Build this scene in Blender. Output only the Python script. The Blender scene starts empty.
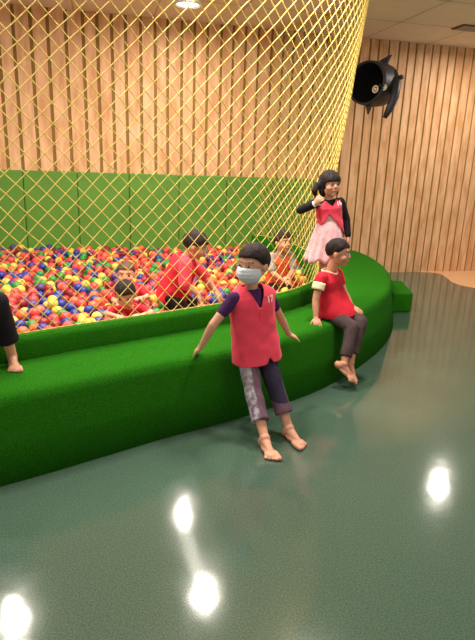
import bpy, bmesh, math, random
import numpy as np
from mathutils import Vector, Matrix, noise

random.seed(7)
rng = np.random.default_rng(7)
S = bpy.context.scene
COL = S.collection

# ------------------------------------------------------------------ camera
F_PX, PITCH, ROLL, CAM_H = 545.0, math.radians(16.3), math.radians(2.1), 1.5
fw = Vector((0, math.cos(PITCH), -math.sin(PITCH)))
r0 = Vector((1, 0, 0)); u0 = r0.cross(fw)
cr = r0 * math.cos(ROLL) + u0 * math.sin(ROLL)
cu = u0 * math.cos(ROLL) - r0 * math.sin(ROLL)
cd = bpy.data.cameras.new('camera')
cd.sensor_fit = 'VERTICAL'; cd.sensor_height = 24.0; cd.lens = F_PX / 640 * 24.0
cd.clip_start = 0.05; cd.clip_end = 100
cam = bpy.data.objects.new('camera', cd); COL.objects.link(cam)
mw = Matrix.Identity(4)
for i in range(3):
    mw[i][0] = cr[i]; mw[i][1] = cu[i]; mw[i][2] = -fw[i]
mw[2][3] = CAM_H
cam.matrix_world = mw
S.camera = cam

# ------------------------------------------------------------------ world, exposure
W = bpy.data.worlds.new('World'); S.world = W; W.use_nodes = True
bg = W.node_tree.nodes['Background']
bg.inputs[0].default_value = (1.0, 0.92, 0.84, 1); bg.inputs[1].default_value = 0.72
S.view_settings.view_transform = 'Standard'; S.view_settings.look = 'None'
S.view_settings.exposure = 0.0; S.view_settings.gamma = 1.0
S.view_settings.use_curve_mapping = False

CEIL = 3.07
LAMPS = [(-0.62, 6.18, 24), (-0.25, 4.80, 40), (3.05, 7.05, 42), (-2.12, 4.38, 40)]
for i, (x, y, e) in enumerate(LAMPS):
    L = bpy.data.lights.new('ceiling_lamp_light', 'AREA'); L.shape = 'DISK'; L.size = 0.10
    L.energy = e; L.color = (1.0, 0.91, 0.8)
    o = bpy.data.objects.new('ceiling_lamp_light', L); COL.objects.link(o); o.location = (x, y, CEIL - 0.095)

for x, y in ((-1.6, 1.2), (1.6, 1.6)):                        # added unseen fill lights over the walkway, brightening the children's fronts
    L = bpy.data.lights.new('front_fill_light', 'AREA'); L.shape = 'SQUARE'; L.size = 1.2
    L.energy = 24; L.color = (1.0, 0.9, 0.8)
    o = bpy.data.objects.new('front_fill_light', L); COL.objects.link(o); o.location = (x, y, CEIL - 0.03)

for x, y, e in ((-1.5, 3.1, 66), (-0.45, 3.45, 70), (0.75, 3.75, 64)):      # added row of unseen top lights, brightening the ledge from above the frame
    L = bpy.data.lights.new('ledge_fill_light', 'AREA'); L.shape = 'DISK'; L.size = 0.35
    L.energy = e; L.color = (1.0, 0.93, 0.84)
    o = bpy.data.objects.new('ledge_fill_light', L); COL.objects.link(o); o.location = (x, y, CEIL - 0.03)

# ------------------------------------------------------------------ materials
def mat(name, col, rough=0.6, spec=0.4, var=0.0, vscale=8.0, bump=0.0, bscale=60.0, sheen=0.0, col2=None, emit=0.0, coat=0.0, stretch=None):
    m = bpy.data.materials.new(name); m.use_nodes = True
    nt = m.node_tree; b = nt.nodes['Principled BSDF']
    b.inputs['Roughness'].default_value = rough
    b.inputs['Specular IOR Level'].default_value = spec
    if sheen: b.inputs['Sheen Weight'].default_value = sheen
    if coat: b.inputs['Coat Weight'].default_value = coat
    c = (*col, 1)
    b.inputs['Base Color'].default_value = c
    tc = nt.nodes.new('ShaderNodeTexCoord')
    src = tc.outputs['Object']
    if stretch:
        mp = nt.nodes.new('ShaderNodeMapping'); mp.inputs['Scale'].default_value = stretch
        nt.links.new(src, mp.inputs[0]); src = mp.outputs[0]
    if var or col2:
        n = nt.nodes.new('ShaderNodeTexNoise'); n.inputs['Scale'].default_value = vscale; n.inputs['Detail'].default_value = 5
        nt.links.new(src, n.inputs['Vector'])
        r = nt.nodes.new('ShaderNodeValToRGB')
        r.color_ramp.elements[0].position = 0.35; r.color_ramp.elements[1].position = 0.65
        c2 = col2 if col2 else tuple(min(1, v * (1 + var)) for v in col)
        c1 = col if col2 else tuple(v * (1 - var) for v in col)
        r.color_ramp.elements[0].color = (*c1, 1); r.color_ramp.elements[1].color = (*c2, 1)
        nt.links.new(n.outputs['Fac'], r.inputs[0]); nt.links.new(r.outputs[0], b.inputs['Base Color'])
    if bump:
        n2 = nt.nodes.new('ShaderNodeTexNoise'); n2.inputs['Scale'].default_value = bscale; n2.inputs['Detail'].default_value = 4
        nt.links.new(src, n2.inputs['Vector'])
        bp = nt.nodes.new('ShaderNodeBump'); bp.inputs['Strength'].default_value = bump; bp.inputs['Distance'].default_value = 0.01
        nt.links.new(n2.outputs['Fac'], bp.inputs['Height']); nt.links.new(bp.outputs[0], b.inputs['Normal'])
    if emit:
        b.inputs['Emission Color'].default_value = c; b.inputs['Emission Strength'].default_value = emit
    return m

def s2l(r, g, b):
    return tuple(((v / 255) / 12.92 if v / 255 <= 0.04045 else ((v / 255 + 0.055) / 1.055) ** 2.4) for v in (r, g, b))

M = {}
M['floor'] = mat('green_vinyl', s2l(72, 94, 80), 0.10, 0.8, var=0.26, vscale=150, bump=0.05, bscale=11)
M['tan_floor'] = mat('tan_vinyl', s2l(226, 178, 132), 0.3, 0.5, var=0.05, vscale=20)
M['plank'] = mat('pine_plank', s2l(200, 148, 100), 0.55, 0.3, col2=s2l(228, 182, 140), vscale=4.5, bump=0.12, bscale=30, stretch=(3.0, 3.0, 0.7))
M['groove'] = mat('groove_backing', s2l(140, 112, 60), 0.9, 0.1)
M['ceiling'] = mat('ceiling_board', s2l(240, 226, 208), 0.85, 0.2, var=0.02, vscale=4)
M['ceil_line'] = mat('ceiling_joint', s2l(204, 182, 162), 0.9, 0.1)
M['trim'] = mat('tan_trim', s2l(196, 160, 122), 0.7, 0.2, var=0.06, vscale=12)
M['pad'] = mat('green_vinyl_pad', s2l(90, 136, 50), 0.6, 0.25, var=0.06, vscale=3)
M['turf'] = mat('artificial_turf', s2l(24, 92, 10), 0.95, 0.05, col2=s2l(54, 132, 26), vscale=230, bump=0.8, bscale=420)
M['net'] = mat('yellow_cord', s2l(220, 194, 108), 0.75, 0.15)
M['rope'] = mat('yellow_rope', s2l(214, 176, 60), 0.7, 0.2)
M['skin'] = mat('skin', s2l(216, 158, 130), 0.55, 0.35, var=0.03, vscale=18)
M['skin_warm'] = mat('skin_warm', s2l(206, 146, 116), 0.55, 0.35, var=0.03, vscale=18)
M['hair'] = mat('black_hair', s2l(30, 22, 22), 0.7, 0.2, col2=s2l(46, 34, 32), vscale=40, bump=0.6, bscale=90, stretch=(1, 1, 0.3))
M['hair_brown'] = mat('brown_hair', s2l(84, 58, 44), 0.55, 0.35, var=0.2, vscale=40, bump=0.5, bscale=90)
M['eye_white'] = mat('eye_white', s2l(225, 215, 208), 0.3, 0.5)
M['iris'] = mat('dark_iris', s2l(30, 18, 14), 0.2, 0.6)
M['lip'] = mat('lip', s2l(186, 96, 92), 0.5, 0.4)
M['vest'] = mat('coral_red_vest', s2l(238, 70, 94), 0.75, 0.2, var=0.05, vscale=10, bump=0.25, bscale=14, sheen=0.1)
M['vest_dark'] = mat('red_vest', s2l(206, 38, 56), 0.75, 0.2, var=0.06, vscale=10, bump=0.25, bscale=14)
M['vest_orange'] = mat('orange_red_vest', s2l(224, 84, 56), 0.75, 0.2, var=0.06, vscale=10, bump=0.25, bscale=14)
M['purple'] = mat('purple_cotton', s2l(70, 38, 84), 0.8, 0.15, var=0.08, vscale=14, bump=0.2, bscale=30)
M['black_cloth'] = mat('black_cotton', s2l(32, 28, 34), 0.85, 0.15, var=0.1, vscale=14, bump=0.25, bscale=25)
M['grey_cloth'] = mat('grey_cotton', s2l(150, 140, 132), 0.85, 0.15, var=0.08, vscale=14)
M['charcoal'] = mat('charcoal_cotton', s2l(78, 64, 64), 0.85, 0.15, var=0.16, vscale=24, bump=0.3, bscale=25)
M['plum_pants'] = mat('plum_grey_cotton', s2l(104, 80, 94), 0.85, 0.15, var=0.12, vscale=20, bump=0.25, bscale=25)
M['navy_pants'] = mat('navy_cotton', s2l(52, 48, 66), 0.85, 0.15, var=0.15, vscale=20, bump=0.25, bscale=25)
M['stripe_pants'] = mat('patterned_side_stripe', s2l(176, 170, 178), 0.85, 0.15, col2=s2l(112, 96, 110), vscale=45)
M['tutu'] = mat('pink_tulle', s2l(240, 190, 196), 0.9, 0.1, var=0.05, vscale=30, bump=0.5, bscale=40, sheen=0.3)
M['cream'] = mat('cream_knit', s2l(236, 222, 182), 0.85, 0.15, var=0.05, vscale=30)
M['white_print'] = mat('white_print', s2l(244, 226, 228), 0.7, 0.2)
M['mask'] = mat('pale_blue_mask', s2l(208, 216, 224), 0.8, 0.15, var=0.03, vscale=30, bump=0.2, bscale=60)
M['black_shell'] = mat('black_plastic', s2l(44, 44, 48), 0.5, 0.4, var=0.08, vscale=10)
M['black_in'] = mat('matte_black', s2l(10, 10, 11), 0.9, 0.1)
M['ring'] = mat('pale_ring', s2l(214, 196, 168), 0.5, 0.4)
M['metal'] = mat('white_metal', s2l(220, 214, 204), 0.4, 0.5)
M['lamp'] = mat('lamp_glass', (1.0, 0.9, 0.78), 0.4, 0.4, emit=7.0)
M['lamp_dim'] = mat('lamp_strip', (1.0, 0.9, 0.8), 0.4, 0.4, emit=9.0)
M['vent'] = mat('dark_vent', s2l(86, 72, 66), 0.6, 0.3)
BALLC = [('coral', (216, 70, 66), .28), ('orange', (220, 104, 62), .09), ('maroon', (138, 26, 38), .16), ('yellow', (216, 188, 76), .17),
         ('green', (44, 132, 54), .12), ('blue', (36, 52, 136), .13), ('purple', (82, 52, 110), .06)]
for n, c, w in BALLC:
    M['ball_' + n] = mat(n + '_plastic', s2l(*c), 0.38, 0.4)

# ------------------------------------------------------------------ mesh helpers
class MB:
    def __init__(s): s.v = []; s.f = []; s.mi = []
    def add(s, v, f, mi=0):
        b = len(s.v); s.v.extend([tuple(p) for p in v]); s.f.extend([tuple(i + b for i in q) for q in f]); s.mi.extend([mi] * len(f))
    def rings(s, R, cap=True, closed=True, mi=0):
        n = len(R[0]); v = [p for r in R for p in r]; f = []
        for i in range(len(R) - 1):
            for j in range(n if closed else n - 1):
                k = (j + 1) % n
                f.append((i * n + j, i * n + k, (i + 1) * n + k, (i + 1) * n + j))
        if cap:
            f.append(tuple(range(n - 1, -1, -1))); f.append(tuple((len(R) - 1) * n + j for j in range(n)))
        s.add(v, f, mi)
    def ell(s, c, r, A=None, seg=20, rin=12, mi=0):
        """ellipsoid; A = 3 axis vectors"""
        c = Vector(c); A = A or (Vector((1, 0, 0)), Vector((0, 1, 0)), Vector((0, 0, 1)))
        R = []
        for i in range(rin + 1):
            t = math.pi * (i / rin) if 0 < i < rin else (0.02 if i == 0 else math.pi - 0.02)
            z = -math.cos(t); q = math.sin(t)
            R.append([c + A[0] * (r[0] * q * math.cos(2 * math.pi * j / seg)) + A[1] * (r[1] * q * math.sin(2 * math.pi * j / seg)) + A[2] * (r[2] * z) for j in range(seg)])
        s.rings(R, mi=mi)
    def cap(s, a, b, ra, rb, seg=14, mi=0):
        a = Vector(a); b = Vector(b); d = b - a; L = d.length
        if L < 1e-6: return s.ell(a, (ra,) * 3, mi=mi)
        d /= L; x = d.orthogonal().normalized(); y = d.cross(x)
        R = []
        pr = [(-ra * math.cos(t), ra * math.sin(t)) for t in (0.08, .5, 1.0, math.pi / 2)] + [(L + rb * math.sin(t), rb * math.cos(t)) for t in (0, .5, 1.0, 1.49)]
        for z, q in pr:
            R.append([a + d * z + x * (q * math.cos(2 * math.pi * j / seg)) + y * (q * math.sin(2 * math.pi * j / seg)) for j in range(seg)])
        s.rings(R, mi=mi)
    def tube(s, P, r, seg=8, mi=0, cap=True):
        P = [Vector(p) for p in P]; R = []; x = None
        for i, p in enumerate(P):
            d = (P[min(i + 1, len(P) - 1)] - P[max(i - 1, 0)]).normalized()
            x = d.orthogonal().normalized() if x is None else (x - d * x.dot(d)).normalized()
            y = d.cross(x); q = r[i] if isinstance(r, (list, tuple)) else r
            R.append([p + x * (q * math.cos(2 * math.pi * j / seg)) + y * (q * math.sin(2 * math.pi * j / seg)) for j in range(seg)])
        s.rings(R, cap=cap, mi=mi)
    def box(s, lo, hi, mi=0):
        (a, b, c), (d, e, f) = lo, hi
        v = [(a, b, c), (d, b, c), (d, e, c), (a, e, c), (a, b, f), (d, b, f), (d, e, f), (a, e, f)]
        s.add(v, [(3, 2, 1, 0), (4, 5, 6, 7), (0, 1, 5, 4), (1, 2, 6, 5), (2, 3, 7, 6), (3, 0, 4, 7)], mi)
    def prism(s, poly, z0, z1, mi=0):
        n = len(poly)
        v = [(x, y, z0) for x, y in poly] + [(x, y, z1) for x, y in poly]
        f = [tuple(range(n - 1, -1, -1)), tuple(range(n, 2 * n))] + [(i, (i + 1) % n, n + (i + 1) % n, n + i) for i in range(n)]
        s.add(v, f, mi)
    def mesh(s, name):
        me = bpy.data.meshes.new(name); me.from_pydata(s.v, [], s.f)
        if any(s.mi): me.polygons.foreach_set('material_index', s.mi)
        bm = bmesh.new(); bm.from_mesh(me); bmesh.ops.recalc_face_normals(bm, faces=bm.faces); bm.to_mesh(me); bm.free()
        return me
    def build(s, name, mats, parent=None, smooth=True, voxel=None, it=0, sub=0, bevel=0, post=None, solid=0, loc=None):
        me = s.mesh(name)
        if voxel or sub or bevel:
            me = bake(me, voxel, it, sub, bevel)
        if post: post(me)
        if solid: me = bake(me, solid=solid)
        return link(name, me, mats, parent, smooth, loc)

def bake(me, voxel=None, it=0, sub=0, bevel=0, solid=0):
    o = bpy.data.objects.new('tmp', me); COL.objects.link(o)
    if voxel:
        m = o.modifiers.new('r', 'REMESH'); m.mode = 'VOXEL'; m.voxel_size = voxel
        if it:
            m = o.modifiers.new('s', 'SMOOTH'); m.factor = 0.5; m.iterations = it
    if bevel:
        m = o.modifiers.new('b', 'BEVEL'); m.width = bevel; m.segments = 2; m.limit_method = 'ANGLE'
    if sub:
        m = o.modifiers.new('d', 'SUBSURF'); m.levels = sub
    if solid:
        m = o.modifiers.new('h', 'SOLIDIFY'); m.thickness = solid; m.offset = -1
    dg = bpy.context.evaluated_depsgraph_get(); dg.update()
    r = bpy.data.meshes.new_from_object(o.evaluated_get(dg))
    bpy.data.objects.remove(o)
    return r

def link(name, me, mats, parent=None, smooth=True, loc=None):
    me.name = name
    if not isinstance(mats, (list, tuple)): mats = [mats]
    for m in mats: me.materials.append(m)
    me.polygons.foreach_set('use_smooth', [smooth] * len(me.polygons))
    o = bpy.data.objects.new(name, me); COL.objects.link(o)
    if parent:
        o.parent = parent
        o.matrix_parent_inverse = Matrix.Translation(parent.location).inverted()
    return o

def tag(o, label=None, cat=None, group=None, kind=None):
    if label: o['label'] = label
    if cat: o['category'] = cat
    if group: o['group'] = group
    if kind: o['kind'] = kind
    return o

def empty(name, loc, label, cat, group=None):
    o = bpy.data.objects.new(name, None); COL.objects.link(o); o.location = loc; o.empty_display_size = 0.1
    return tag(o, label, cat, group)

def cut(me, fn):
    """delete the faces whose centre makes fn true"""
    bm = bmesh.new(); bm.from_mesh(me)
    bad = [f for f in bm.faces if fn(f.calc_center_median(), f.normal)]
    bmesh.ops.delete(bm, geom=bad, context='FACES')
    for _ in range(8):                                       # even out the cut edge
        new = {}
        for v in bm.verts:
            nb_ = [e.other_vert(v).co for e in v.link_edges if e.is_boundary]
            if len(nb_) == 2: new[v] = v.co * .5 + (nb_[0] + nb_[1]) * .25
        for v, c in new.items(): v.co = c
    bm.to_mesh(me); bm.free()

def paint(me, fn):
    me.polygons.foreach_set('material_index', [fn(p.center) for p in me.polygons])

def spline(P, n):
    """n samples of a Catmull-Rom curve through P"""
    P = [np.array(p, float) for p in P]; P = [2 * P[0] - P[1]] + P + [2 * P[-1] - P[-2]]
    out = []
    m = len(P) - 3
    for i in range(n):
        u = i / (n - 1) * m; k = min(int(u), m - 1); t = u - k
        a, b, c, d = P[k:k + 4]
        out.append(0.5 * (2 * b + (c - a) * t + (2 * a - 5 * b + 4 * c - d) * t * t + (3 * b - a - 3 * c + d) * t ** 3))
    return np.array(out)

# ------------------------------------------------------------------ the setting
WP, WK = Vector((2.38, 7.98, 0)), 0.25                      # back wall: a point on it and its slope in plan
wd = Vector((1, WK, 0)).normalized(); wn = Vector((WK, -1, 0)).normalized()   # along the wall, out of the wall
def wall_pt(s, z, out=0.0): return WP + wd * s + wn * out + Vector((0, 0, z))
def wall_box(mb, s0, s1, z0, z1, o0, o1, mi=0):
    v = [wall_pt(s, z, o) for z in (z0, z1) for s, o in ((s0, o0), (s1, o0), (s1, o1), (s0, o1))]
    mb.add(v, [(3, 2, 1, 0), (4, 5, 6, 7), (0, 1, 5, 4), (1, 2, 6, 5), (2, 3, 7, 6), (3, 0, 4, 7)], mi)

mb = MB(); mb.box((-7, -4, -0.1), (7, 10, 0)); tag(mb.build('floor', M['floor'], smooth=False), kind='structure')
edge = spline([(2.60, 8.05), (2.93, 7.98), (2.96, 7.70), (2.93, 7.35), (3.05, 7.08), (3.5, 6.85), (4.6, 6.6)], 40)
mb = MB(); mb.prism([tuple(p) for p in edge] + [(5.2, 6.6), (5.2, 8.66)], 0.0005, 0.003)
tag(mb.build('floor_tan', M['tan_floor'], smooth=False), kind='structure')

mb = MB(); mb.box((-7, -4, CEIL), (7, 10, CEIL + 0.1))
tag(mb.build('ceiling', M['ceiling'], smooth=False), kind='structure')
mb = MB()
for k in range(-6, 8):                                       # joints between the ceiling boards
    a = wall_pt(k * 0.9, CEIL - 0.002, 0); b = wall_pt(k * 0.9 , CEIL - 0.002, 7)
    q = wd * 0.008
    mb.add([a - q, a + q, b + q, b - q], [(0, 1, 2, 3)])
for k in range(1, 7):
    a = wall_pt(-6, CEIL - 0.002, k * 0.9); b = wall_pt(4, CEIL - 0.002, k * 0.9); q = wn * 0.008
    mb.add([a - q, a + q, b + q, b - q], [(0, 1, 2, 3)])
tag(mb.build('trim_1', M['ceil_line'], smooth=False), kind='structure')

mb = MB(); wall_box(mb, -6.5, 4.2, 0, CEIL, -0.15, 0.0, 1)
s = -6.5
while s < 4.15:
    t = min(1, max(0, (s + 5.2) / 6.2))
    w = (0.180 * (1 - t) + 0.122 * t) * random.uniform(0.88, 1.12); g = 0.040 * (1 - t) + 0.020 * t
    wall_box(mb, s, min(s + w - g, 4.2), 0, CEIL, 0.0, 0.016 * (1 - t) + 0.008 * t + random.uniform(0, 0.002), 0); s += w
tag(mb.build('wall_back', [M['plank'], M['groove']], smooth=False), kind='structure')
# green wall padding behind the pit
mb = MB(); s = -6.4
while s < -1.45:
    e = min(s + 0.62, -1.3); wall_box(mb, s + 0.003, e - 0.003, 0, 1.30, 0.027, 0.075); s += 0.62
o = mb.build('wall_padding', M['pad'], smooth=False, bevel=0.012)
tag(o, 'long green padding along the foot of the plank wall behind the ball pit', 'wall padding')

# ------------------------------------------------------------------ turf ledge round the pit
OUT = [(-2.6, 1.38), (-1.8, 1.76), (-1.08, 2.21), (-.684, 2.497), (-.405, 2.707), (.098, 3.057), (.671, 3.578), (1.218, 4.381), (1.532, 5.154), (1.68, 6.0), (1.66, 6.8), (1.5, 7.3), (1.28, 7.62)]
INN = [(-2.75, 1.75), (-1.95, 2.2), (-1.3, 2.63), (-.93, 2.92), (-.66, 3.12), (-.2, 3.47), (.33, 3.92), (.64, 4.4), (.78, 5.0), (.82, 5.75), (.70, 6.5), (.48, 7.0), (.24, 7.32)]
TOP = [(-2.75, 1.75), (-1.95, 2.22), (-1.3, 2.63), (-.9, 2.92), (-.6, 3.08), (-.15, 3.42), (.41, 3.87), (.78, 4.4), (1.0, 5.0), (1.06, 5.75), (.92, 6.5), (.62, 7.0), (.35, 7.32)]
NS = 160
CO, CI, CT = spline(OUT, NS), spline(INN, NS), spline(TOP, NS)
LH, CURB = 0.43, 0.55
mb = MB(); R = []
for a, b in zip(CO, CI):
    d = (b - a) / np.linalg.norm(b - a); q = lambda u, z: Vector((*(a + d * u), z))
    L = np.linalg.norm(b - a)
    R.append([q(L, 0), q(0, 0), q(0.03, 0.2), q(0.055, LH - 0.06), q(0.066, LH - 0.025), q(0.088, LH - 0.006), q(0.125, LH), q(L * 0.6, LH + 0.003), q(L, LH)])
mb.rings(R)
ledge = mb.build('turf_ledge', M['turf'])
tag(ledge, 'wide curving bench-like ledge covered in green artificial turf around the ball pit', 'ledge')
mb = MB(); R = []
for a, b in zip(CO, CI):
    d = (b - a) / np.linalg.norm(b - a); q = lambda u, z: Vector((*(b + d * u), z))
    R.append([q(0.002, 0), q(0.002, CURB - 0.03), q(0.012, CURB - 0.006), q(0.03, CURB), q(0.08, CURB), q(0.095, CURB - 0.02), q(0.097, 0)])
mb.rings(R)
mb.build('curb', M['turf'], ledge)

mb = MB()
pts = [(1.645, 5.64), (1.865, 5.68), (1.93, 6.35), (1.70, 6.35), (1.695, 6.0)]
mb.prism(pts, 0, 0.205)
tag(mb.build('step', M['turf'], smooth=False, bevel=0.012), 'low green turf block step against the far right side of the ledge', 'step')

# pit base under the balls
PB = 0.26
pit_poly = [tuple(b + (b - a) / np.linalg.norm(b - a) * 0.105) for a, b in zip(CO[::4], CI[::4])]
wl = [tuple(wall_pt(s, 0, 0.08).xy) for s in (-2.35, -6.0)]
mb = MB(); mb.prism(pit_poly + wl, 0.001, PB)
tag(mb.build('floor_pit', M['groove'], smooth=False), kind='structure')

# ------------------------------------------------------------------ people
class Frame:
    """a local frame: origin c, right, forward, up; k scales local units"""
    def __init__(s, c, fwd, up, k=1.0):
        s.c = Vector(c); s.u = Vector(up).normalized(); f = Vector(fwd); s.f = (f - s.u * f.dot(s.u)).normalized()
        s.r = s.f.cross(s.u); s.k = k
    def p(s, x, y, z): return s.c + (s.r * x + s.f * y + s.u * z) * s.k
    def ax(s): return (s.r, s.f, s.u)
    def inv(s, p):
        d = (Vector(p) - s.c) / s.k
        return d.dot(s.r), d.dot(s.f), d.dot(s.u)

def loft(mb, fr, H, prof, seg=44, n=30, ex=2.3, wob=0.0, seed=0):
    """solid of stacked superellipses: prof = (t, cy, rx, ry)"""
    T = [p[0] for p in prof]; R = []
    for i in range(n + 1):
        t = T[0] + (T[-1] - T[0]) * i / n
        cy, rx, ry = (float(np.interp(t, T, [p[k] for p in prof])) for k in (1, 2, 3))
        ring = []
        for j in range(seg):
            a = 2 * math.pi * j / seg; ca, sa = math.cos(a), math.sin(a)
            w = 1 + wob * noise.noise(Vector((ca * 2 + seed, sa * 2, t * 5))) * 2
            ring.append(fr.c + fr.u * (t * H) + fr.r * (rx * w * math.copysign(abs(ca) ** (2 / ex), ca)) + fr.f * (cy + ry * w * math.copysign(abs(sa) ** (2 / ex), sa)))
        R.append(ring)
    mb.rings(R)

def hand(mb, w, d, pn, side, k=1.0, curl=0.35):
    """palm, four bent fingers, thumb; d fingers' direction, pn palm normal, side +1/-1: which way the thumb leaves"""
    w = Vector(w); d = Vector(d).normalized(); pn = Vector(pn); pn = (pn - d * pn.dot(d)).normalized(); s = d.cross(pn) * side
    mb.cap(w - d * .01 * k, w + d * .012 * k, .0165 * k, .017 * k)
    mb.ell(w + d * .032 * k, (.034 * k, .028 * k, .013 * k), (d, s, pn))
    for i, L in enumerate((.036, .042, .038, .028)):
        o = w + d * .052 * k + s * (.0225 - .015 * i) * k
        fd = (d + s * (.16 - .1 * i)).normalized()
        q = fd * math.cos(curl) + pn * math.sin(curl)
        m = o + q * L * .55 * k
        q2 = fd * math.cos(curl * 2.2) + pn * math.sin(curl * 2.2)
        mb.cap(o - fd * .01 * k, m, .0068 * k, .0062 * k, 10); mb.cap(m, m + q2 * L * .5 * k, .0062 * k, .0052 * k, 10)
    o = w + d * .014 * k + s * .02 * k
    q = (d * .65 + s * .7 + pn * .25).normalized(); m = o + q * .026 * k
    q2 = (d * .9 + s * .3 + pn * .3).normalized()
    mb.cap(o, m, .0085 * k, .0072 * k, 10); mb.cap(m, m + q2 * .02 * k, .0072 * k, .006 * k, 10)

def foot(mb, an, d, up, side, k=1.0):
    """an ankle centre, d toe direction, up sole-to-instep; side +1: big toe to the right of d"""
    an = Vector(an); d = Vector(d).normalized(); up = Vector(up); up = (up - d * up.dot(d)).normalized(); s = d.cross(up) * side
    h = .05 * k                                    # ankle centre above the sole
    b = an - up * h
    mb.ell(b - d * .022 * k + up * .022 * k, (.026 * k, .023 * k, .023 * k), (d, s, up))
    mb.cap(an, b - d * .012 * k + up * .026 * k, .025 * k, .024 * k)
    mb.cap(an - up * .008 * k, b + d * .075 * k + up * .016 * k, .024 * k, .015 * k)
    mb.ell(b + d * .035 * k + up * .016 * k, (.055 * k, .026 * k, .016 * k), (d, s, up))
    mb.ell(b + d * .078 * k + up * .014 * k + s * .003 * k, (.032 * k, .033 * k, .0135 * k), (d, s, up))
    for i, (r, L) in enumerate(((.0115, .122), (.0088, .120), (.0083, .113), (.0078, .105), (.0072, .096))):
        o = b + s * (.0245 - .0135 * i) * k + up * r * k
        mb.cap(o + d * .085 * k, o + d * (L - .002) * k, r * k, r * .92 * k, 10)

def limb(mb, P, R):
    for i in range(len(P) - 1): mb.cap(P[i], P[i + 1], R[i], R[i + 1])

def head_prims(mb, hf):
    e = lambda c, r: mb.ell(hf.p(*c), [q * hf.k for q in r], hf.ax(), 24, 16)
    e((0, -.03, .10), (.37, .45, .40)); e((0, .10, -.16), (.305, .32, .32))
    for sx in (-1, 1):
        e((sx * .165, .24, -.15), (.15, .15, .14))
        e((sx * .375, -.02, -.05), (.045, .09, .125)); e((sx * .345, .0, -.06), (.06, .07, .09))
    e((0, .28, -.39), (.11, .10, .09)); e((0, .36, .13), (.22, .06, .08))
    mb.cap(hf.p(0, .385, .02), hf.p(0, .435, -.10), .035 * hf.k, .055 * hf.k)
    e((0, .40, -.13), (.085, .055, .045)); e((0, .36, -.25), (.12, .07, .07))

def person(name, label, J, hs, skin, vox=.0035, k=1.0, hands=True, feet=True, base=None, eyes=True, mouth=True):
    """J: joints. Builds the continuous body and the face parts; clothes are added by the caller."""
    root = empty(name, base or (J['hip'][0], J['hip'][1], 0), label, 'person')
    mb = MB()
    hip, neck, head = Vector(J['hip']), Vector(J['neck']), Vector(J['head'])
    tf = Frame(hip, J['front'], neck - hip); H = (neck - hip).length
    sw = (Vector(J['shR']) - Vector(J['shL'])).length / 2
    loft(mb, tf, H, [(-.12, 0, .05, .05), (-.05, 0, .085 * k, .068 * k), (.15, 0, .09 * k, .07 * k), (.4, .003, .084 * k, .066 * k), (.7, 0, .09 * k, .068 * k), (.88, 0, .075 * k, .05 * k), (1.0, 0, .035 * k, .035 * k)], 24, 14, 2.1)
    mb.cap(neck - tf.u * .03, head - (head - neck) * .3, .036 * k, .036 * k)
    hf = Frame(head, J['look'], J.get('headup', (0, 0, 1)), hs); head_prims(mb, hf)
    for s in 'RL':
        sh = Vector(J['sh' + s]); el = Vector(J['el' + s]); wr = Vector(J['wr' + s])
        mb.cap(neck - tf.u * .045, sh, .034 * k, .032 * k)
        fm = el.lerp(wr, .3)
        limb(mb, [sh, el, fm, wr], [.031 * k, .025 * k, .025 * k, .0165 * k])
        if hands:
            hd, pn, sd = J['hand' + s]; hand(mb, wr, hd, pn, sd, k, J.get('curl', .35))
        hj = Vector(J['hj' + s]); kn = Vector(J['kn' + s]); an = Vector(J['an' + s])
        cf = kn.lerp(an, .3) - (Vector(J['front']).normalized() * .008)
        limb(mb, [hj, kn, cf, an], [.056 * k, .039 * k, .037 * k, .0235 * k])
        if feet:
            fd, fu, sd = J['foot' + s]; foot(mb, an, fd, fu, sd, k * J.get('fk', 1.0))
    mb.build('body', skin, root, voxel=vox, it=3)
    if eyes:
        for sx in (-1, 1):
            e = MB(); c = hf.p(sx * .155, .372, .005)
            e.ell(c, (.068 * hs, .034 * hs, .034 * hs), hf.ax(), 16, 10)
            def pt(me, c=c): paint(me, lambda q: 1 if abs((q - c).dot(hf.r)) < .042 * hs else 0)
            e.build('eye', [M['eye_white'], M['iris']], root, post=pt)
            e = MB(); e.tube([hf.p(sx * .07, .405, .10), hf.p(sx * .16, .388, .128), hf.p(sx * .25, .31, .105)], [.008 * hs, .016 * hs, .008 * hs])
            e.build('eyebrow', M['hair'], root)
    if mouth:
        e = MB(); e.tube([hf.p(-.10, .388, -.262), hf.p(-.04, .43, -.25), hf.p(0, .432, -.256), hf.p(.04, .43, -.25), hf.p(.10, .388, -.262)], [.008 * hs, .022 * hs, .024 * hs, .022 * hs, .008 * hs])
        e.build('mouth', M['lip'], root)
    return root, hf, tf, H

def hair_cap(root, hf, m, line, R=(.41, .495, .445), c=(0, -.035, .115), name='hair', extra=None, tuft=.02):
    mb = MB(); mb.ell(hf.p(*c), [q * hf.k for q in R], hf.ax(), 56, 40)
    def post(me):
        for v in me.vertices:
            x, y, z = hf.inv(v.co); n = noise.noise(Vector((x * 9, y * 9, z * 4)))
            v.co += (v.co - hf.c).normalized() * (n * tuft * hf.k)
        def bad(p, n):
            x, y, z = hf.inv(p)
            return z < line(x, y) + .03 * noise.noise(Vector((x * 14, y * 14, 3)))
        cut(me, bad)
    o = mb.build(name, m, root, post=post, solid=.008)
    return o

def boy_line(x, y): return float(np.interp(y, [-.5, -.2, -.02, .1, .2, .3, .5], [-.30, -.22, .02, .0, .16, .22, .25]))

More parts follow.
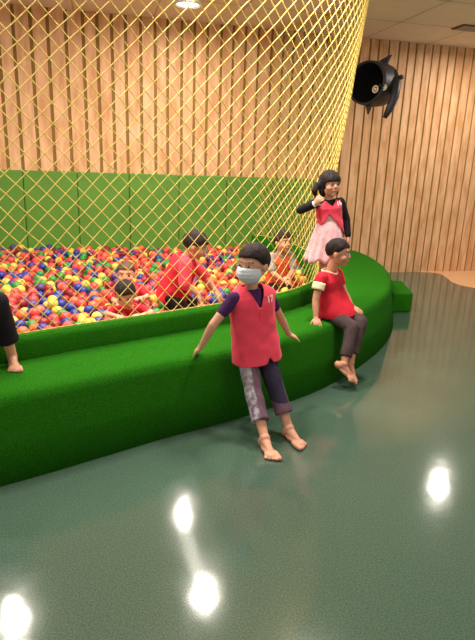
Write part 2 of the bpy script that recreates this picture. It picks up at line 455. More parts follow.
def vest(root, tf, H, prof, m, vn=.5, vw=.075, name='vest', solid=.004, wob=.03, open_low=None, seed=1, ex=2.3, back=0):
    mb = MB(); loft(mb, tf, H, prof, 128, 90, ex, wob, seed)
    def post(me):
        def bad(p, n):
            d = p - tf.c; z = d.dot(tf.u) / H; x = d.dot(tf.r); y = d.dot(tf.f)
            if z < prof[0][0] + .002: return True
            if y > 0 and vn is not None and z > vn and abs(x) < vw * (z - vn) / (1 - vn) + .001: return True
            if z > prof[-1][0] - .02: return True
            if open_low and y > 0 and z < open_low[0] and abs(x - open_low[2]) < open_low[1] * (open_low[0] - z): return True
            return False
        cut(me, bad)
    return mb.build(name, m, root, post=post, solid=solid)

def sleeves(mb, J, s, frac, k=1.0, r=.043):
    sh = Vector(J['sh' + s]); el = Vector(J['el' + s]); wr = Vector(J['wr' + s])
    if frac <= 1: mb.cap(sh, sh.lerp(el, frac), r * k, r * .92 * k)
    else:
        mb.cap(sh, el, r * k, r * .82 * k); mb.cap(el, el.lerp(wr, frac - 1), r * .82 * k, r * .66 * k)

def pants(root, J, m, frac, k=1.0, hem=.042, vox=.006, post=None, name='trousers', top=.05):
    mb = MB(); hip = Vector(J['hip']); u = (Vector(J['neck']) - hip).normalized()
    tf = Frame(hip, J['front'], u)
    loft(mb, tf, 1, [(-.06, 0, .07 * k, .06 * k), (0, 0, .098 * k, .08 * k), (top, 0, .097 * k, .079 * k)], 28, 6)
    for s in 'RL':
        hj, kn, an = Vector(J['hj' + s]), Vector(J['kn' + s]), Vector(J['an' + s])
        mb.cap(hj, kn, .064 * k, .052 * k)
        e = kn.lerp(an, frac); d = (e - kn).normalized()
        mb.cap(kn, e - d * hem * .9, .052 * k, hem * k); 
        x = d.orthogonal().normalized(); y = d.cross(x)
        mb.rings([[kn.lerp(e, t) + x * math.cos(a * math.pi / 9) * rr + y * math.sin(a * math.pi / 9) * rr for a in range(18)] for t, rr in ((.3, .046 * k), (.97, hem * 1.06 * k), (1.0, hem * 1.0 * k))])
    def pp(me):
        for v in me.vertices:
            n = noise.noise(v.co * 14); v.co += v.normal * n * .005
        if post: post(me)
    return mb.build(name, m, root, voxel=vox, it=3, post=pp)

def text_mesh(root, txt, fr, x, y, z, size, m, name='number_print', push=.0):
    """flat lettering lying on the chest; fr gives right / up"""
    cv = bpy.data.curves.new('t', 'FONT'); cv.body = txt; cv.size = size; cv.extrude = .0012; cv.align_x = 'CENTER'; cv.align_y = 'CENTER'
    o = bpy.data.objects.new('t', cv); COL.objects.link(o)
    dg = bpy.context.evaluated_depsgraph_get(); dg.update()
    me = bpy.data.meshes.new_from_object(o.evaluated_get(dg)); bpy.data.objects.remove(o)
    R = Matrix((-fr.r, fr.u, fr.f)).transposed() if False else Matrix((fr.r, fr.u, fr.f)).transposed()
    return me, R

# --- (1) masked boy leaning on the ledge
J = dict(hip=(.108, 3.0, .475), neck=(.068, 3.01, .815), head=(.078, 2.99, .955), front=(.50, -.87, .15), look=(-.60, -.76, -.10), headup=(-.05, -.05, 1),
         shR=(-.028, 2.925, .765), shL=(.172, 3.06, .762), elR=(-.135, 2.875, .625), elL=(.258, 3.175, .60), wrR=(-.198, 2.905, .488), wrL=(.322, 3.225, .478),
         handR=((-.45, .30, -.55), (.25, .2, -.9), -1), handL=((.75, .25, -.42), (.1, .1, -1), 1),
         hjR=(.058, 2.965, .45), hjL=(.158, 3.02, .45), knR=(.102, 2.84, .262), knL=(.228, 2.90, .268), anR=(.172, 2.66, .060), anL=(.314, 2.785, .060),
         footR=((.33, -.94, 0), (0, 0, 1), -1), footL=((.52, -.85, 0), (0, 0, 1), 1), curl=.25, fk=1.2)
boy, hf, tf, H = person('person', 'boy in a pale face mask, coral vest and purple shirt leaning on the ledge', J, .208, M['skin'], vox=.0032, mouth=False, base=(.2, 2.75, 0))
hair_cap(boy, hf, M['hair'], boy_line)
mb = MB()
loft(mb, tf, H, [(0, 0, .10, .08), (.3, 0, .098, .078), (.7, 0, .10, .076), (.88, 0, .085, .058), (.985, 0, .045, .042)], 28, 16)
for s in 'RL': sleeves(mb, J, s, .5, r=.038); mb.cap(Vector(J['neck']) - tf.u * .06, J['sh' + s], .036, .040)
mb.build('shirt', M['purple'], boy, voxel=.006, it=3)
VP = [(-.25, .012, .150, .118), (-.1, .008, .146, .112), (.2, .003, .138, .10), (.5, .0, .134, .094), (.72, 0, .145, .094), (.86, 0, .152, .084), (.93, 0, .142, .070), (.98, 0, .112, .060), (1.02, 0, .080, .054), (1.06, 0, .05, .05)]
vb = vest(boy, tf, H, VP, M['vest'], vn=.66, vw=.05, open_low=(-.12, .16, -.02))
mb = MB()                                                     # front fastening seam of the vest
mb.tube([tf.c + tf.u * (H * z) + tf.f * (y + .003) + tf.r * .012 for z, y in ((-.03, .108), (.2, .097), (.45, .091), (.64, .091))], .0022, 6)
mb.build('seam', M['vest_dark'], vb)
def on_vest(tf, H, prof, x, z, ex=2.3):
    cy, rx, ry = (float(np.interp(z, [p[0] for p in prof], [p[k] for p in prof])) for k in (1, 2, 3))
    y = cy + ry * max(0, 1 - abs(x / rx) ** ex) ** (1 / ex)
    return tf.c + tf.u * (z * H) + tf.r * x + tf.f * y
def print_on(root, txt, tf, H, prof, x, z, size, m):
    cv = bpy.data.curves.new('t', 'FONT'); cv.body = txt; cv.size = size; cv.extrude = .001; cv.offset = size * .02; cv.align_x = 'CENTER'; cv.align_y = 'CENTER'
    o = bpy.data.objects.new('t', cv); COL.objects.link(o)
    dg = bpy.context.evaluated_depsgraph_get(); dg.update()
    me = bpy.data.meshes.new_from_object(o.evaluated_get(dg)); bpy.data.objects.remove(o)
    for v in me.vertices:
        v.co = on_vest(tf, H, prof, x - v.co.x, z + v.co.y / H) + tf.f * (.006 + v.co.z)
    return link('number_print', me, m, root, False)
print_on(vb, '17', tf, H, VP, -.070, .80, .05, M['white_print'])
# mask
mb = MB(); mb.ell(hf.p(0, .12, -.20), [q * hf.k for q in (.372, .41, .32)], hf.ax(), 64, 48)
def maskcut(me):
    def bad(p, n):
        x, y, z = hf.inv(p); return y < .14 or z > -.015 - .25 * abs(x) ** 1.5 or z < -.475
    for v in me.vertices:
        x, y, z = hf.inv(v.co)
        v.co += hf.f * hf.k * (.05 * math.exp(-(x / .12) ** 2) * (1 if z > -.3 else .6)) + hf.f * hf.k * .006 * math.sin(z * 60)
    cut(me, bad)
mk = mb.build('face_mask', M['mask'], boy, post=maskcut, solid=.003)
for sx in (-1, 1):
    for z0, z1 in ((-.10, .0), (-.36, -.14)):
        e = MB(); e.tube([hf.p(sx * .30, .17, z0), hf.p(sx * .37, .07, (z0 + z1) / 2), hf.p(sx * .40, -.04, z1)], .006 * hf.k, 6); e.build('ear_loop', M['mask'], mk)
def stripe(me):
    hj, kn, an = (Vector(J[q + 'R']) for q in ('hj', 'kn', 'an'))
    side = Vector((-.87, -.5, 0))
    def f(p):
        left = min((p - hj.lerp(kn, t)).length for t in (0, .5, 1)) ; 
        dR = min((p - kn.lerp(an, t)).length for t in (0, .5, 1)); dR = min(dR, left)
        hj2, kn2, an2 = (Vector(J[q + 'L']) for q in ('hj', 'kn', 'an'))
        dL = min(min((p - hj2.lerp(kn2, t)).length for t in (0, .5, 1)), min((p - kn2.lerp(an2, t)).length for t in (0, .5, 1)))
        z = p.z
        if dR < dL:
            t = max(0, min(1, (hj.z - z) / (hj.z - an.z))); c = hj.lerp(kn, t * 2) if t < .5 else kn.lerp(an, t * 2 - 1)
            return 2 if (p - c).dot(side) > .022 else 0
        t = max(0, min(1, (hj2.z - z) / (hj2.z - an2.z))); c = hj2.lerp(kn2, t * 2) if t < .5 else kn2.lerp(an2, t * 2 - 1)
        return 0 if ((p - c).dot(side) < -.03 and z < .3) or z < .2 else 1
    paint(me, f)
pants(boy, J, [M['plum_pants'], M['navy_pants'], M['stripe_pants']], .66, hem=.05, post=stripe)

# --- (2) boy sitting on the ledge, seen from the side
J = dict(hip=(.680, 3.83, .515), neck=(.635, 3.82, .775), head=(.690, 3.81, .905), front=(.80, -.58, .1), look=(.93, -.35, -.12), headup=(.05, 0, 1),
         shR=(.575, 3.745, .735), shL=(.71, 3.90, .74), elR=(.54, 3.70, .585), elL=(.77, 3.85, .60), wrR=(.545, 3.655, .468), wrL=(.82, 3.80, .52),
         handR=((.12, -.6, -.5), (.2, .1, -1), -1), handL=((.6, -.6, -.2), (0, 0, -1), 1),
         hjR=(.65, 3.78, .485), hjL=(.71, 3.86, .485), knR=(.80, 3.64, .41), knL=(.875, 3.73, .43), anR=(.745, 3.53, .180), anL=(.800, 3.58, .175),
         footR=((.85, -.4, -.62), (.6, -.2, .75), -1), footL=((.6, -.5, -.75), (.75, -.3, .6), 1), curl=.3, fk=1.15)
sit, hf, tf, H = person('person', 'boy with short dark hair and cream collar sitting sideways on the ledge edge', J, .186, M['skin_warm'], vox=.0032, base=(.7, 3.8, LH))
hair_cap(sit, hf, M['hair'], lambda x, y: float(np.interp(y, [-.5, -.2, -.05, .1, .2, .3, .5], [-.2, -.1, .06, .06, .18, .24, .27])), R=(.395, .475, .43))
VP = [(-.22, .03, .140, .15), (-.1, .025, .138, .145), (.15, .01, .122, .115), (.5, .0, .102, .085), (.75, 0, .105, .08), (.88, 0, .09, .066), (.95, 0, .07, .054), (1.0, 0, .046, .044)]
mb = MB(); loft(mb, tf, H, VP, 40, 24, 2.3, .02, 4)
for s in 'RL': sleeves(mb, J, s, .42, r=.043); mb.cap(Vector(J['neck']) - tf.u * .04, J['sh' + s], .036, .043)
def cutneck(me): cut(me, lambda p, n: (p - tf.c).dot(tf.u) / H > .985)
sh = mb.build('tunic', M['vest_dark'], sit, voxel=.006, it=3)
mb = MB(); nk = Vector(J['neck'])
mb.tube([nk + tf.r * .050 * math.cos(a) + tf.f * (.052 * math.sin(a) + .006) - tf.u * (-.004 + .03 * max(0, math.sin(a)) ** 2) for a in [i * math.pi / 12 for i in range(25)]], .008, 8)
mb.tube([nk + tf.f * .053 - tf.u * .04, nk + tf.f * .075 - tf.u * .085], .006, 6)
mb.build('collar', M['cream'], sh)
mb = MB(); a = Vector(J['shR']); b = Vector(J['elR']); d = (b - a).normalized(); c = a.lerp(b, .40)
x = Vector((-.4, -.9, 0)); x = (x - d * x.dot(d)).normalized(); y = d.cross(x)
mb.rings([[c + d * t + (x * math.cos(w) + y * math.sin(w)) * .0465 for w in np.linspace(-1.2, 1.2, 14)] for t in np.linspace(-.026, .026, 5)], cap=False, closed=False)
mb.build('sleeve_patch', M['cream'], sh, solid=.003)
pants(sit, J, M['charcoal'], .80, hem=.04)

# --- (3) girl in a pink skirt standing on the ledge
J = dict(hip=(.676, 4.133, .999), neck=(.641, 4.125, 1.251), head=(.637, 4.107, 1.360), front=(.25, -.95, 0), look=(.42, -.88, -.18), headup=(-.05, 0, 1),
         shR=(.548, 4.09, 1.225), shL=(.731, 4.138, 1.230), elR=(.425, 4.00, 1.173), elL=(.789, 4.151, 1.103), wrR=(.514, 3.95, 1.222), wrL=(.807, 4.116, .981),
         handR=((.5, -.15, .55), (.3, .7, .1), -1), handL=((.05, -.1, -1), (-.9, 0, 0), 1),
         hjR=(.637, 4.125, .965), hjL=(.715, 4.142, .965), knR=(.641, 4.09, .72), knL=(.711, 4.11, .72), anR=(.650, 4.11, LH + .046), anL=(.720, 4.13, LH + .046),
         footR=((.1, -1, 0), (0, 0, 1), -1), footL=((.3, -.95, 0), (0, 0, 1), 1), curl=.5)
girl, hf, tf, H = person('person', 'girl with dark fringe, black sleeves, red vest and pale pink skirt standing on the ledge', J, .180, M['skin'], vox=.0032, k=.88, base=(.68, 4.13, LH))
def girl_line(x, y): return float(np.interp(y, [-.5, 0, .12, .2, .25, .5], [-.42, -.42, -.30, .0, .10, .10]))
hc = hair_cap(girl, hf, M['hair'], girl_line, R=(.43, .50, .46), c=(0, -.03, .10))
mb = MB()
for sx in (-1, 1): mb.cap(hf.p(sx * .37, .0, .1), hf.p(sx * .36, .02, -.38), .09 * hf.k, .06 * hf.k)
mb.ell(hf.p(0, -.3, -.25), (.33 * hf.k, .16 * hf.k, .3 * hf.k), hf.ax())
mb.tube([hf.p(.30, -.1, .05), hf.p(.52, -.1, -.02), hf.p(.68, -.08, -.28), hf.p(.64, -.05, -.52)], [.08 * hf.k, .15 * hf.k, .13 * hf.k, .03 * hf.k], 12)
mb.build('side_hair', M['hair'], hc, voxel=.006, it=2)
mb = MB(); loft(mb, tf, H, [(-.1, 0, .070, .056), (.45, 0, .072, .058), (.7, 0, .081, .061), (.9, 0, .07, .048), (.99, 0, .039, .037)], 28, 14)
for s in 'RL': sleeves(mb, J, s, 1.9, r=.037); mb.cap(Vector(J['neck']) - tf.u * .04, J['sh' + s], .032, .037)
mb.build('shirt', M['black_cloth'], girl, voxel=.006, it=3)
VP = [(-.10, .005, .107, .086), (.2, .003, .096, .077), (.5, .0, .094, .075), (.75, 0, .102, .075), (.87, 0, .100, .063), (.95, 0, .078, .052), (1.0, 0, .042, .040)]
vg = vest(girl, tf, H, VP, M['vest'], vn=.80, vw=.045, open_low=(.60, .20, .03), seed=5)
print_on(vg, '16', tf, H, VP, -.055, .87, .046, M['white_print'])
mb = MB(); sf = Frame(Vector(J['hip']), J['front'], (-.12, -.03, 1)); R = []
for i in range(15):
    t = i / 14; z = .155 - .35 * t; rr = .079 + .092 * max(0, t - .15) ** .8
    R.append([sf.c + Vector((-.05 * t, 0, 0)) + sf.u * (z + (.012 * math.sin(9 * a) * t)) + (sf.r * math.cos(a) + sf.f * math.sin(a) * .85) * (rr * (1 + .06 * t * math.sin(14 * a + 2 * t))) for a in [2 * math.pi * j / 96 for j in range(96)]])
mb.rings(R, cap=False); mb.build('skirt', M['tutu'], girl, solid=.003)
mb = MB(); w = Vector(J['wrR']); d = (w - Vector(J['elR'])).normalized()
mb.tube([w - d * .014, w + d * .006], [.0215, .022], 16); mb.build('cuff', M['white_print'], girl)

# --- (4) child bending over in the pit
def simple_child(label, J, hs, vestm, skin, hairm, sleeve=None, sfrac=.5, pant=None, hline=boy_line, k=1.0, vprof=None, base=None, hands=True, hem=.042, pfrac=.85):
    root, hf, tf, H = person('person', label, J, hs, skin, vox=.005, k=k, base=base)
    hair_cap(root, hf, hairm, hline)
    if sleeve:
        mb = MB(); loft(mb, tf, H, [(0, 0, .095 * k, .078 * k), (.5, 0, .092 * k, .076 * k), (.85, 0, .09 * k, .06 * k), (.985, 0, .045 * k, .042 * k)], 24, 12)
        for s in 'RL': sleeves(mb, J, s, sfrac, k, .043); mb.cap(Vector(J['neck']) - tf.u * .045, J['sh' + s], .036 * k, .043 * k)
        mb.build('shirt', sleeve, root, voxel=.007, it=2)
    VP = vprof or [(-.16, .01, .118 * k, .10 * k), (.2, .003, .112 * k, .095 * k), (.5, .0, .11 * k, .09 * k), (.75, 0, .118 * k, .088 * k), (.88, 0, .108 * k, .072 * k), (.95, 0, .084 * k, .058 * k), (1.0, 0, .047 * k, .045 * k)]
    vest(root, tf, H, VP, vestm, vn=.78, vw=.04, seed=len(label))
    pants(root, J, pant or M['black_cloth'], pfrac, k, vox=.008, hem=hem)
    return root

JA = dict(hip=(-.52, 4.12, .50), neck=(-.39, 4.08, .795), head=(-.335, 4.05, .885), front=(.85, .25, -.3), look=(.9, .0, -.5), headup=(.4, 0, .9),
          shR=(-.40, 3.97, .755), shL=(-.42, 4.19, .755), elR=(-.40, 3.94, .61), elL=(-.27, 4.20, .62), wrR=(-.30, 3.95, .53), wrL=(-.18, 4.14, .52),
          handR=((.3, -.1, -.8), (.4, 0, 0), -1), handL=((.5, -.2, -.6), (0, 0, -1), 1),
          hjR=(-.52, 4.05, .48), hjL=(-.52, 4.17, .48), knR=(-.42, 4.02, .38), knL=(-.38, 4.19, .38), anR=(-.50, 4.03, .26), anL=(-.48, 4.18, .26),
          footR=((.9, -.3, 0), (0, 0, 1), -1), footL=((.9, -.3, 0), (0, 0, 1), 1))
simple_child('dark-haired child in a red vest crouching and bending forward in the ball pit', JA, .20, M['vest_dark'], M['skin_warm'], M['hair'], sleeve=M['vest'], sfrac=1.0, base=(-.47, 4.12, PB), k=1.22)
JB = dict(hip=(-.80, 3.86, .30), neck=(-.775, 3.76, .475), head=(-.79, 3.70, .575), front=(.1, -.8, .1), look=(.05, -.85, -.40), headup=(0, -.35, .9),
          shR=(-.87, 3.73, .45), shL=(-.69, 3.76, .455), elR=(-.92, 3.66, .44), elL=(-.60, 3.70, .45), wrR=(-.83, 3.58, .45), wrL=(-.66, 3.585, .46),
          handR=((.9, -.25, 0), (0, 0, -1), -1), handL=((-.8, -.3, .05), (0, 0, -1), 1),
          hjR=(-.85, 3.85, .28), hjL=(-.74, 3.85, .28), knR=(-.90, 3.66, .26), knL=(-.68, 3.66, .26), anR=(-.82, 3.52, .255), anL=(-.72, 3.52, .255),
          footR=((.5, -.6, 0), (0, 0, 1), -1), footL=((-.4, -.6, 0), (0, 0, 1), 1))
simple_child('dark-haired small child with head bowed and arms folded sitting low among the balls', JB, .18, M['vest'], M['skin'], M['hair'], k=.82, sleeve=M['vest_dark'], sfrac=.6, base=(-.80, 3.86, PB))
JC = dict(hip=(-.86, 4.38, .32), neck=(-.88, 4.33, .50), head=(-.905, 4.29, .60), front=(.1, -.95, .1), look=(.1, -.9, -.15), headup=(0, -.05, 1),
          shR=(-.97, 4.32, .47), shL=(-.79, 4.33, .475), elR=(-1.01, 4.27, .38), elL=(-.73, 4.25, .42), wrR=(-.95, 4.17, .38), wrL=(-.76, 4.15, .44),
          handR=((.5, -.5, 0), (0, 0, -1), -1), handL=((-.4, -.6, .1), (0, 0, -1), 1),
          hjR=(-.91, 4.37, .29), hjL=(-.81, 4.37, .29), knR=(-.94, 4.18, .28), knL=(-.78, 4.18, .28), anR=(-.90, 4.05, .255), anL=(-.81, 4.05, .255),
          footR=((.2, -.8, 0), (0, 0, 1), -1), footL=((.1, -.8, 0), (0, 0, 1), 1))
simple_child('brown-haired small child facing out, sitting in balls behind the one with bowed head', JC, .18, M['vest'], M['skin'], M['hair_brown'], k=.82, sleeve=M['vest_dark'], sfrac=.6, base=(-.86, 4.38, PB), hline=lambda x, y: boy_line(x, y) + .06)
JD = dict(hip=(.36, 5.02, .42), neck=(.37, 4.98, .70), head=(.385, 4.95, .81), front=(.45, -.85, -.1), look=(.5, -.7, -.45), headup=(0, 0, 1),
          shR=(.28, 4.93, .67), shL=(.46, 5.02, .675), elR=(.30, 4.84, .54), elL=(.50, 4.96, .55), wrR=(.40, 4.80, .48), wrL=(.45, 4.85, .50),
          handR=((.8, -.2, -.2), (0, 0, -1), -1), handL=((-.5, -.5, 0), (0, 0, -1), 1),
          hjR=(.32, 5.0, .40), hjL=(.41, 5.04, .40), knR=(.34, 4.84, .36), knL=(.46, 4.89, .36), anR=(.33, 4.95, .255), anL=(.43, 4.99, .255),
          footR=((.3, -.8, 0), (0, 0, 1), -1), footL=((.4, -.8, 0), (0, 0, 1), 1))
simple_child('child in an orange-red vest and grey sleeves crouching in balls behind the masked boy', JD, .19, M['vest_orange'], M['skin_warm'], M['hair'], sleeve=M['grey_cloth'], sfrac=.8, base=(.36, 5.02, PB))
JE = dict(hip=(-1.47, 2.33, .525), neck=(-1.42, 2.42, .80), head=(-1.38, 2.45, .93), front=(.75, .65, 0), look=(.75, .6, -.3), headup=(.1, .1, 1),
          shR=(-1.35, 2.32, .77), shL=(-1.50, 2.50, .77), elR=(-1.29, 2.38, .66), elL=(-1.42, 2.60, .66), wrR=(-1.24, 2.48, .70), wrL=(-1.30, 2.62, .70),
          handR=((.3, .6, .1), (0, 0, -1), 1), handL=((.7, .2, .1), (0, 0, -1), -1),
          hjR=(-1.43, 2.30, .50), hjL=(-1.51, 2.38, .50), knR=(-1.19, 2.60, .785), knL=(-1.32, 2.60, .73), anR=(-1.168, 2.665, LH + .052), anL=(-1.28, 2.64, LH + .052),
          footR=((.30, -.55, 0), (0, 0, 1), -1), footL=((.3, -.5, 0), (0, 0, 1), 1))
JE['hjL'] = (-1.50, 2.37, .50)
left = simple_child('barefoot child in black clothes sitting on the ledge, cut off by the left picture edge', JE, .19, M['black_cloth'], M['skin'], M['hair'], sleeve=M['black_cloth'], sfrac=1.3, base=(-1.47, 2.33, LH), k=1.05, hem=.052, pfrac=.72)

# ------------------------------------------------------------------ balls
BR = 0.041
inner = np.array(pit_poly + wl)
def inside(x, y, poly):
    c = False; j = len(poly) - 1
    for i in range(len(poly)):
        if (poly[i][1] > y) != (poly[j][1] > y) and x < (poly[j][0] - poly[i][0]) * (y - poly[i][1]) / (poly[j][1] - poly[i][1]) + poly[i][0]: c = not c
        j = i
    return c
def edge_d(x, y, poly):
    P = np.array(poly); Q = np.roll(P, -1, 0); d = Q - P; p = np.array((x, y))
    t = np.clip(((p - P) * d).sum(1) / (d * d).sum(1), 0, 1); return np.sqrt((((P + d * t[:, None]) - p) ** 2).sum(1)).min()
caps = []
for Jx, k in ((JA, 1.22), (JB, .82), (JC, .82), (JD, 1)):
    caps += [(Jx['hip'], Jx['neck'], .125 * k)]
    for s in 'RL': caps += [(Jx['hj' + s], Jx['kn' + s], .065 * k), (Jx['kn' + s], Jx['an' + s], .06 * k), (Jx['sh' + s], Jx['el' + s], .045), (Jx['el' + s], Jx['wr' + s], .04), (Jx['wr' + s], Vector(Jx['wr' + s]) + Vector(Jx['hand' + s][0]).normalized() * .09, .03),
                        (Jx['an' + s], Vector(Jx['an' + s]) + Vector(Jx['foot' + s][0]).normalized() * .12 - Vector((0, 0, .03)), .04)]
    caps += [(Jx['head'], Jx['head'], .12 * k)]
CA = np.array([list(c[0]) for c in caps]); CB = np.array([list(c[1]) for c in caps]); CR = np.array([c[2] for c in caps])
def hits_child(x, y, z):
    p = np.array((x, y, z)); d = CB - CA; L = (d * d).sum(1) + 1e-9
    t = np.clip(((p - CA) * d).sum(1) / L, 0, 1); q = CA + d * t[:, None]
    return bool((np.sqrt(((q - p) ** 2).sum(1)) < CR + BR + .002).any())
cells = {}; balls = []; D = 2 * BR + 0.0004
def rest_z(x, y):
    z = PB + BR + .0002; i, j = int(x // .085), int(y // .085)
    for a in (-1, 0, 1):
        for b in (-1, 0, 1):
            for (bx, by, bz) in cells.get((i + a, j + b), ()):
                q = (bx - x) ** 2 + (by - y) ** 2
                if q < D * D: z = max(z, bz + math.sqrt(D * D - q))
    return z
cand = []
for i in range(130000):
    y = 2.6 + 4.9 * random.random(); x = -3.5 + 4.5 * random.random()
    if x > -.50 * y - .1 and inside(x, y, inner) and edge_d(x, y, inner) > BR + .004: cand.append((x, y))
nc = len(cand); ci = 0; fails = 0
LEVEL = 0.378
while ci + 16 < nc:
    best = None
    for _ in range(16):
        x, y = cand[ci]; ci += 1
        z = rest_z(x, y)
        if (best is None or z < best[2]) and not hits_child(x, y, z): best = (x, y, z)
    if best is None or best[2] > LEVEL + .07 * min(1, max(0, best[0] * 2.5)) + .02 * noise.noise(Vector((best[0] * 2, best[1] * 2, 0))) + .015: continue
    balls.append(best); cells.setdefault((int(best[0] // .085), int(best[1] // .085)), []).append(best)
print('balls', len(balls), nc)
cw = np.cumsum([w for _, _, w in BALLC]); cw /= cw[-1]
bcol = [int(np.searchsorted(cw, random.random())) for _ in balls]
# the balls that show largest: in frame, over the curb, nothing on top
def px(p):
    d = Vector(p) - Vector((0, 0, CAM_H)); z = d.dot(fw); return 237.5 + F_PX * d.dot(cr) / z, 320 - F_PX * d.dot(cu) / z, z
curb_px = [px((*(b + (b - a) / np.linalg.norm(b - a) * .05), CURB)) for a, b in zip(CO, CI)]
near = [c for c in curb_px[:110]]
cx = np.array([c[0] for c in near]); cy = np.array([c[1] for c in near]); od = np.argsort(cx); cx, cy = cx[od], cy[od]
vis = []
for i, b in enumerate(balls):
    u, v, z = px(b)
    if not (-4 < u < 314) or v > np.interp(u, cx, cy) + 1: continue
    tops = cells[(int(b[0] // .085), int(b[1] // .085))]
    if any(o[2] > b[2] + .02 and (o[0] - b[0]) ** 2 + (o[1] - b[1]) ** 2 < .0028 for o in tops): continue
    vis.append((z, i))
vis.sort(); chosen = [i for _, i in vis[:300]]; cs = set(chosen)
bm = bmesh.new(); bmesh.ops.create_icosphere(bm, subdivisions=3, radius=BR); 
protos = {}
for n, c, w in BALLC:
    me = bpy.data.meshes.new('ball'); bm.to_mesh(me); me.materials.append(M['ball_' + n]); me.polygons.foreach_set('use_smooth', [True] * len(me.polygons)); protos[n] = me
bm.free()
first = {}
for i in chosen:
    n = BALLC[bcol[i]][0]
    if n not in first:
        o = bpy.data.objects.new('plastic_ball', protos[n]); first[n] = o
        tag(o, f'{n} plastic ball lying near the front of the ball pit', 'ball', f'{n} balls near the front of the pit')
    else: o = first[n].copy()
    o.location = balls[i]; COL.objects.link(o)
bm = bmesh.new(); bmesh.ops.create_icosphere(bm, subdivisions=2, radius=BR)
sv = np.array([v.co[:] for v in bm.verts]); sf_ = np.array([[v.index for v in f.verts] for f in bm.faces]); bm.free()
rest = [i for i in range(len(balls)) if i not in cs]
V = np.concatenate([sv + np.array(balls[i]) for i in rest]); Fc = np.concatenate([sf_ + k * len(sv) for k in range(len(rest))])
me = bpy.data.meshes.new('plastic_balls'); me.from_pydata(V.tolist(), [], Fc.tolist())
for n, c, w in BALLC: me.materials.append(M['ball_' + n])
me.polygons.foreach_set('material_index', np.repeat([bcol[i] for i in rest], len(sf_)).astype(np.int32)); me.polygons.foreach_set('use_smooth', [True] * len(me.polygons))
o = bpy.data.objects.new('plastic_balls', me); COL.objects.link(o)
tag(o, 'mass of mixed coloured plastic balls filling the rest of the pit', 'balls', kind='stuff')

# ------------------------------------------------------------------ the net
nb = np.array([b + (b - a) / np.linalg.norm(b - a) * .05 for a, b in zip(CO, CI)])
def arc(P):
    d = np.sqrt((np.diff(P, axis=0) ** 2).sum(1)); return np.concatenate([[0], np.cumsum(d)])
sl = arc((nb + CT) / 2); LEN = sl[-1]
ZB, ZT = CURB + .004, CEIL - .03
def net_pt(s, t):
    i = np.interp(s, sl, np.arange(NS)); k = min(int(i), NS - 2); f = i - k
    b = nb[k] * (1 - f) + nb[k + 1] * f; c = CT[k] * (1 - f) + CT[k + 1] * f
    p = b * (1 - t) + c * t
    return (p[0], p[1], ZB + (ZT - ZB) * t)
CW = .100; NC = int(LEN / CW); CW = LEN / NC; NR = 25
mb = MB()
for sgn in (1, -1):
    for k in range(-NR, NC + NR + 1):
        P = []
        for h in range(0, NR * 2 + 1):
            s_ = k * CW + sgn * h * CW / 2
            if -1e-6 <= s_ <= LEN + 1e-6:
                q = net_pt(min(max(s_, 0), LEN), h / (NR * 2)); j = noise.noise(Vector(q) * 5) * .006
                P.append((q[0] + j, q[1] + j, q[2] + .006 * noise.noise(Vector((q[0] * 4, q[1] * 4, h * .3))) * (0 < h < NR * 2)))
        if len(P) > 1: mb.tube(P, .0027, 5, cap=False)
net = mb.build('safety_net', M['net'])
tag(net, 'tall yellow diamond-mesh safety net rising from the pit curb to the ceiling', 'net')
mb = MB(); mb.tube([net_pt(s_, 0.004) for s_ in np.linspace(0, LEN, 140)], .004, 8); mb.build('hem_rope', M['net'], net)
mb = MB(); mb.tube([net_pt(s_, 1.0) for s_ in np.linspace(0, LEN, 140)], .012, 8); mb.build('top_rope', M['rope'], net)

# ------------------------------------------------------------------ black fish-like drum on the wall
fc = Vector((1.50, 7.15, 2.45)); fd = Vector((-.72, -.62, -.36)).normalized()
root = empty('wall_drum', fc, 'black drum-shaped fish ornament with dark open mouth high on the plank wall', 'wall ornament')
ff = Frame(fc, fd, (0, 0, 1))
mb = MB(); RR = []
for y, r in ((-.20, .02), (-.18, .19), (.095, .240), (.10, .255), (.06, .262), (-.08, .272), (-.22, .255), (-.32, .19), (-.36, .07)):
    RR.append([ff.p(r * math.cos(a) * 1.05, y, r * math.sin(a) * .95) for a in [2 * math.pi * j / 48 for j in range(48)]])
mb.rings(RR); mb.build('shell', M['black_shell'], root)
mb = MB(); mb.rings([[ff.p(r * math.cos(a) * 1.05, y, r * math.sin(a) * .95) for a in [2 * math.pi * j / 48 for j in range(48)]] for y, r in ((.07, .233), (.072, .226), (-.165, .184), (-.19, .02))], cap=False)
mb.build('mouth_opening', M['black_in'], root)
def fin(P, w, name='fin'):
    e = MB(); n = ff.f * w
    e.add([ff.p(*p) + n for p in P] + [ff.p(*p) - n for p in P], [tuple(range(len(P))), tuple(range(2 * len(P) - 1, len(P) - 1, -1))] + [(i, (i + 1) % len(P), len(P) + (i + 1) % len(P), len(P) + i) for i in range(len(P))])
    e.build(name, M['black_shell'], root, smooth=False)
fin([(.06, -.1, .22), (-.12, -.1, .20), (-.19, -.1, .31), (-.10, -.1, .28)], .02)
fin([(-.24, -.15, .06), (-.24, -.15, .0), (-.36, -.15, .05), (-.34, -.15, .09)], .015)
fin([(-.06, 0, -.23), (.03, 0, -.24), (-.01, 0, -.35)], .015)
mb = MB(); mb.tube([ff.p(-.20, -.16, .12), ff.p(-.29, -.12, .0), ff.p(-.33, -.06, -.16), ff.p(-.30, -.02, -.30), ff.p(-.26, .0, -.40)], [.05, .06, .05, .045, .025], 12)
mb.build('tail', M['black_shell'], root)
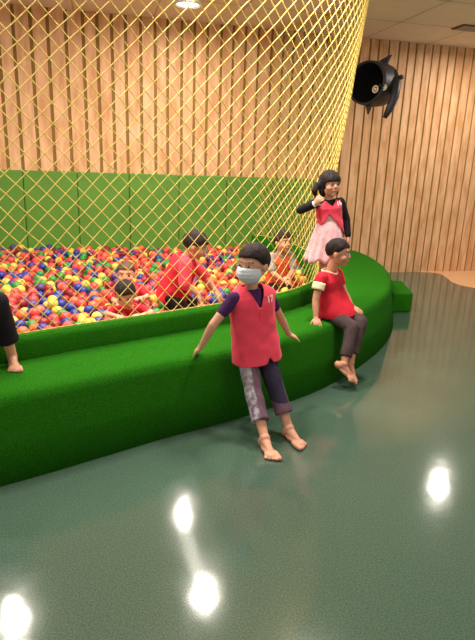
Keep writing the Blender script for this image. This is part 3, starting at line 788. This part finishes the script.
for x, z, r in ((-.165, -.085, .036), (-.262, -.07, .026)):
    e = MB(); c = ff.p(x, .108 if x > -.2 else .07, z)
    e.tube([c + ff.r * (r * math.cos(a)) + ff.u * (r * math.sin(a)) for a in [2 * math.pi * i / 20 for i in range(21)]], .009, 8)
    ey = e.build('eye_ring', M['ring'], root)
    e = MB(); e.ell(c, (r * .5,) * 3, seg=12, rin=8); e.build('pupil', M['metal'], ey)
mb = MB(); b = wall_pt(0, 0, .024); t = (fc - WP).dot(wd); wp = wall_pt(t, 2.44, .02)
mb.tube([ff.p(0, -.30, 0), wp], .03, 12); mb.build('bracket', M['black_shell'], root)

# ------------------------------------------------------------------ ceiling fittings
LBL = ['round white ceiling lamp nearest the back wall above the pit', 'round white ceiling lamp over the middle of the pit', 'round white ceiling lamp by the right end of the wall', 'round white ceiling lamp over the left of the pit']
for (x, y, e), lb in zip(LAMPS, LBL):
    root = empty('ceiling_lamp', (x, y, CEIL), lb, 'lamp', 'round ceiling lamps')
    mb = MB(); mb.rings([[Vector((x + r * math.cos(a), y + r * math.sin(a), z)) for a in [2 * math.pi * j / 32 for j in range(32)]] for r, z in ((.10, CEIL - .0005), (.14, CEIL - .02), (.145, CEIL - .085), (.125, CEIL - .085), (.12, CEIL - .06))])
    mb.build('housing', M['metal'], root)
    mb = MB(); mb.rings([[Vector((x + r * math.cos(a), y + r * math.sin(a), z)) for a in [2 * math.pi * j / 32 for j in range(32)]] for r, z in ((.115, CEIL - .062), (.09, CEIL - .075), (.05, CEIL - .085))])
    mb.build('diffuser', M['lamp'], root)
root = empty('light_track', (-0.45, 5.49, CEIL), 'dim long light strip running between two of the ceiling lamps over the pit', 'lamp')
a, b = Vector((-0.60, 6.0, 0)), Vector((-0.29, 4.98, 0)); d = (b - a).normalized(); q = Vector((-d.y, d.x, 0)) * .07
for nm, w, z0, z1, m in (('housing', 1.25, CEIL - .03, CEIL - .0005, M['metal']), ('diffuser', 1.0, CEIL - .034, CEIL - .0302, M['lamp_dim'])):
    mb = MB(); mb.prism([tuple((p + q * w * sg).xy) for p, sg in ((a, -1), (b, -1), (b, 1), (a, 1))], z0, z1); mb.build(nm, m, root, smooth=False)
vp = wall_pt(.08, CEIL, .97)
root = empty('ceiling_vent', vp, 'dark slatted air vent in the ceiling at the upper right', 'vent')
mb = MB(); cc = wall_pt(.08, 0, .97)
mb.prism([tuple((cc + wd * u + wn * v).xy) for u, v in ((-.3, -.12), (.3, -.12), (.3, .12), (-.3, .12))], CEIL - .012, CEIL - .0005); mb.build('frame', M['vent'], root, smooth=False)
for q in range(5):
    e = MB(); v0 = -.09 + q * .042
    e.prism([tuple((cc + wd * u + wn * v).xy) for u, v in ((-.27, v0), (.27, v0), (.27, v0 + .014), (-.27, v0 + .014))], CEIL - .022, CEIL - .0122); e.build('slat', M['ceil_line'], root, smooth=False)
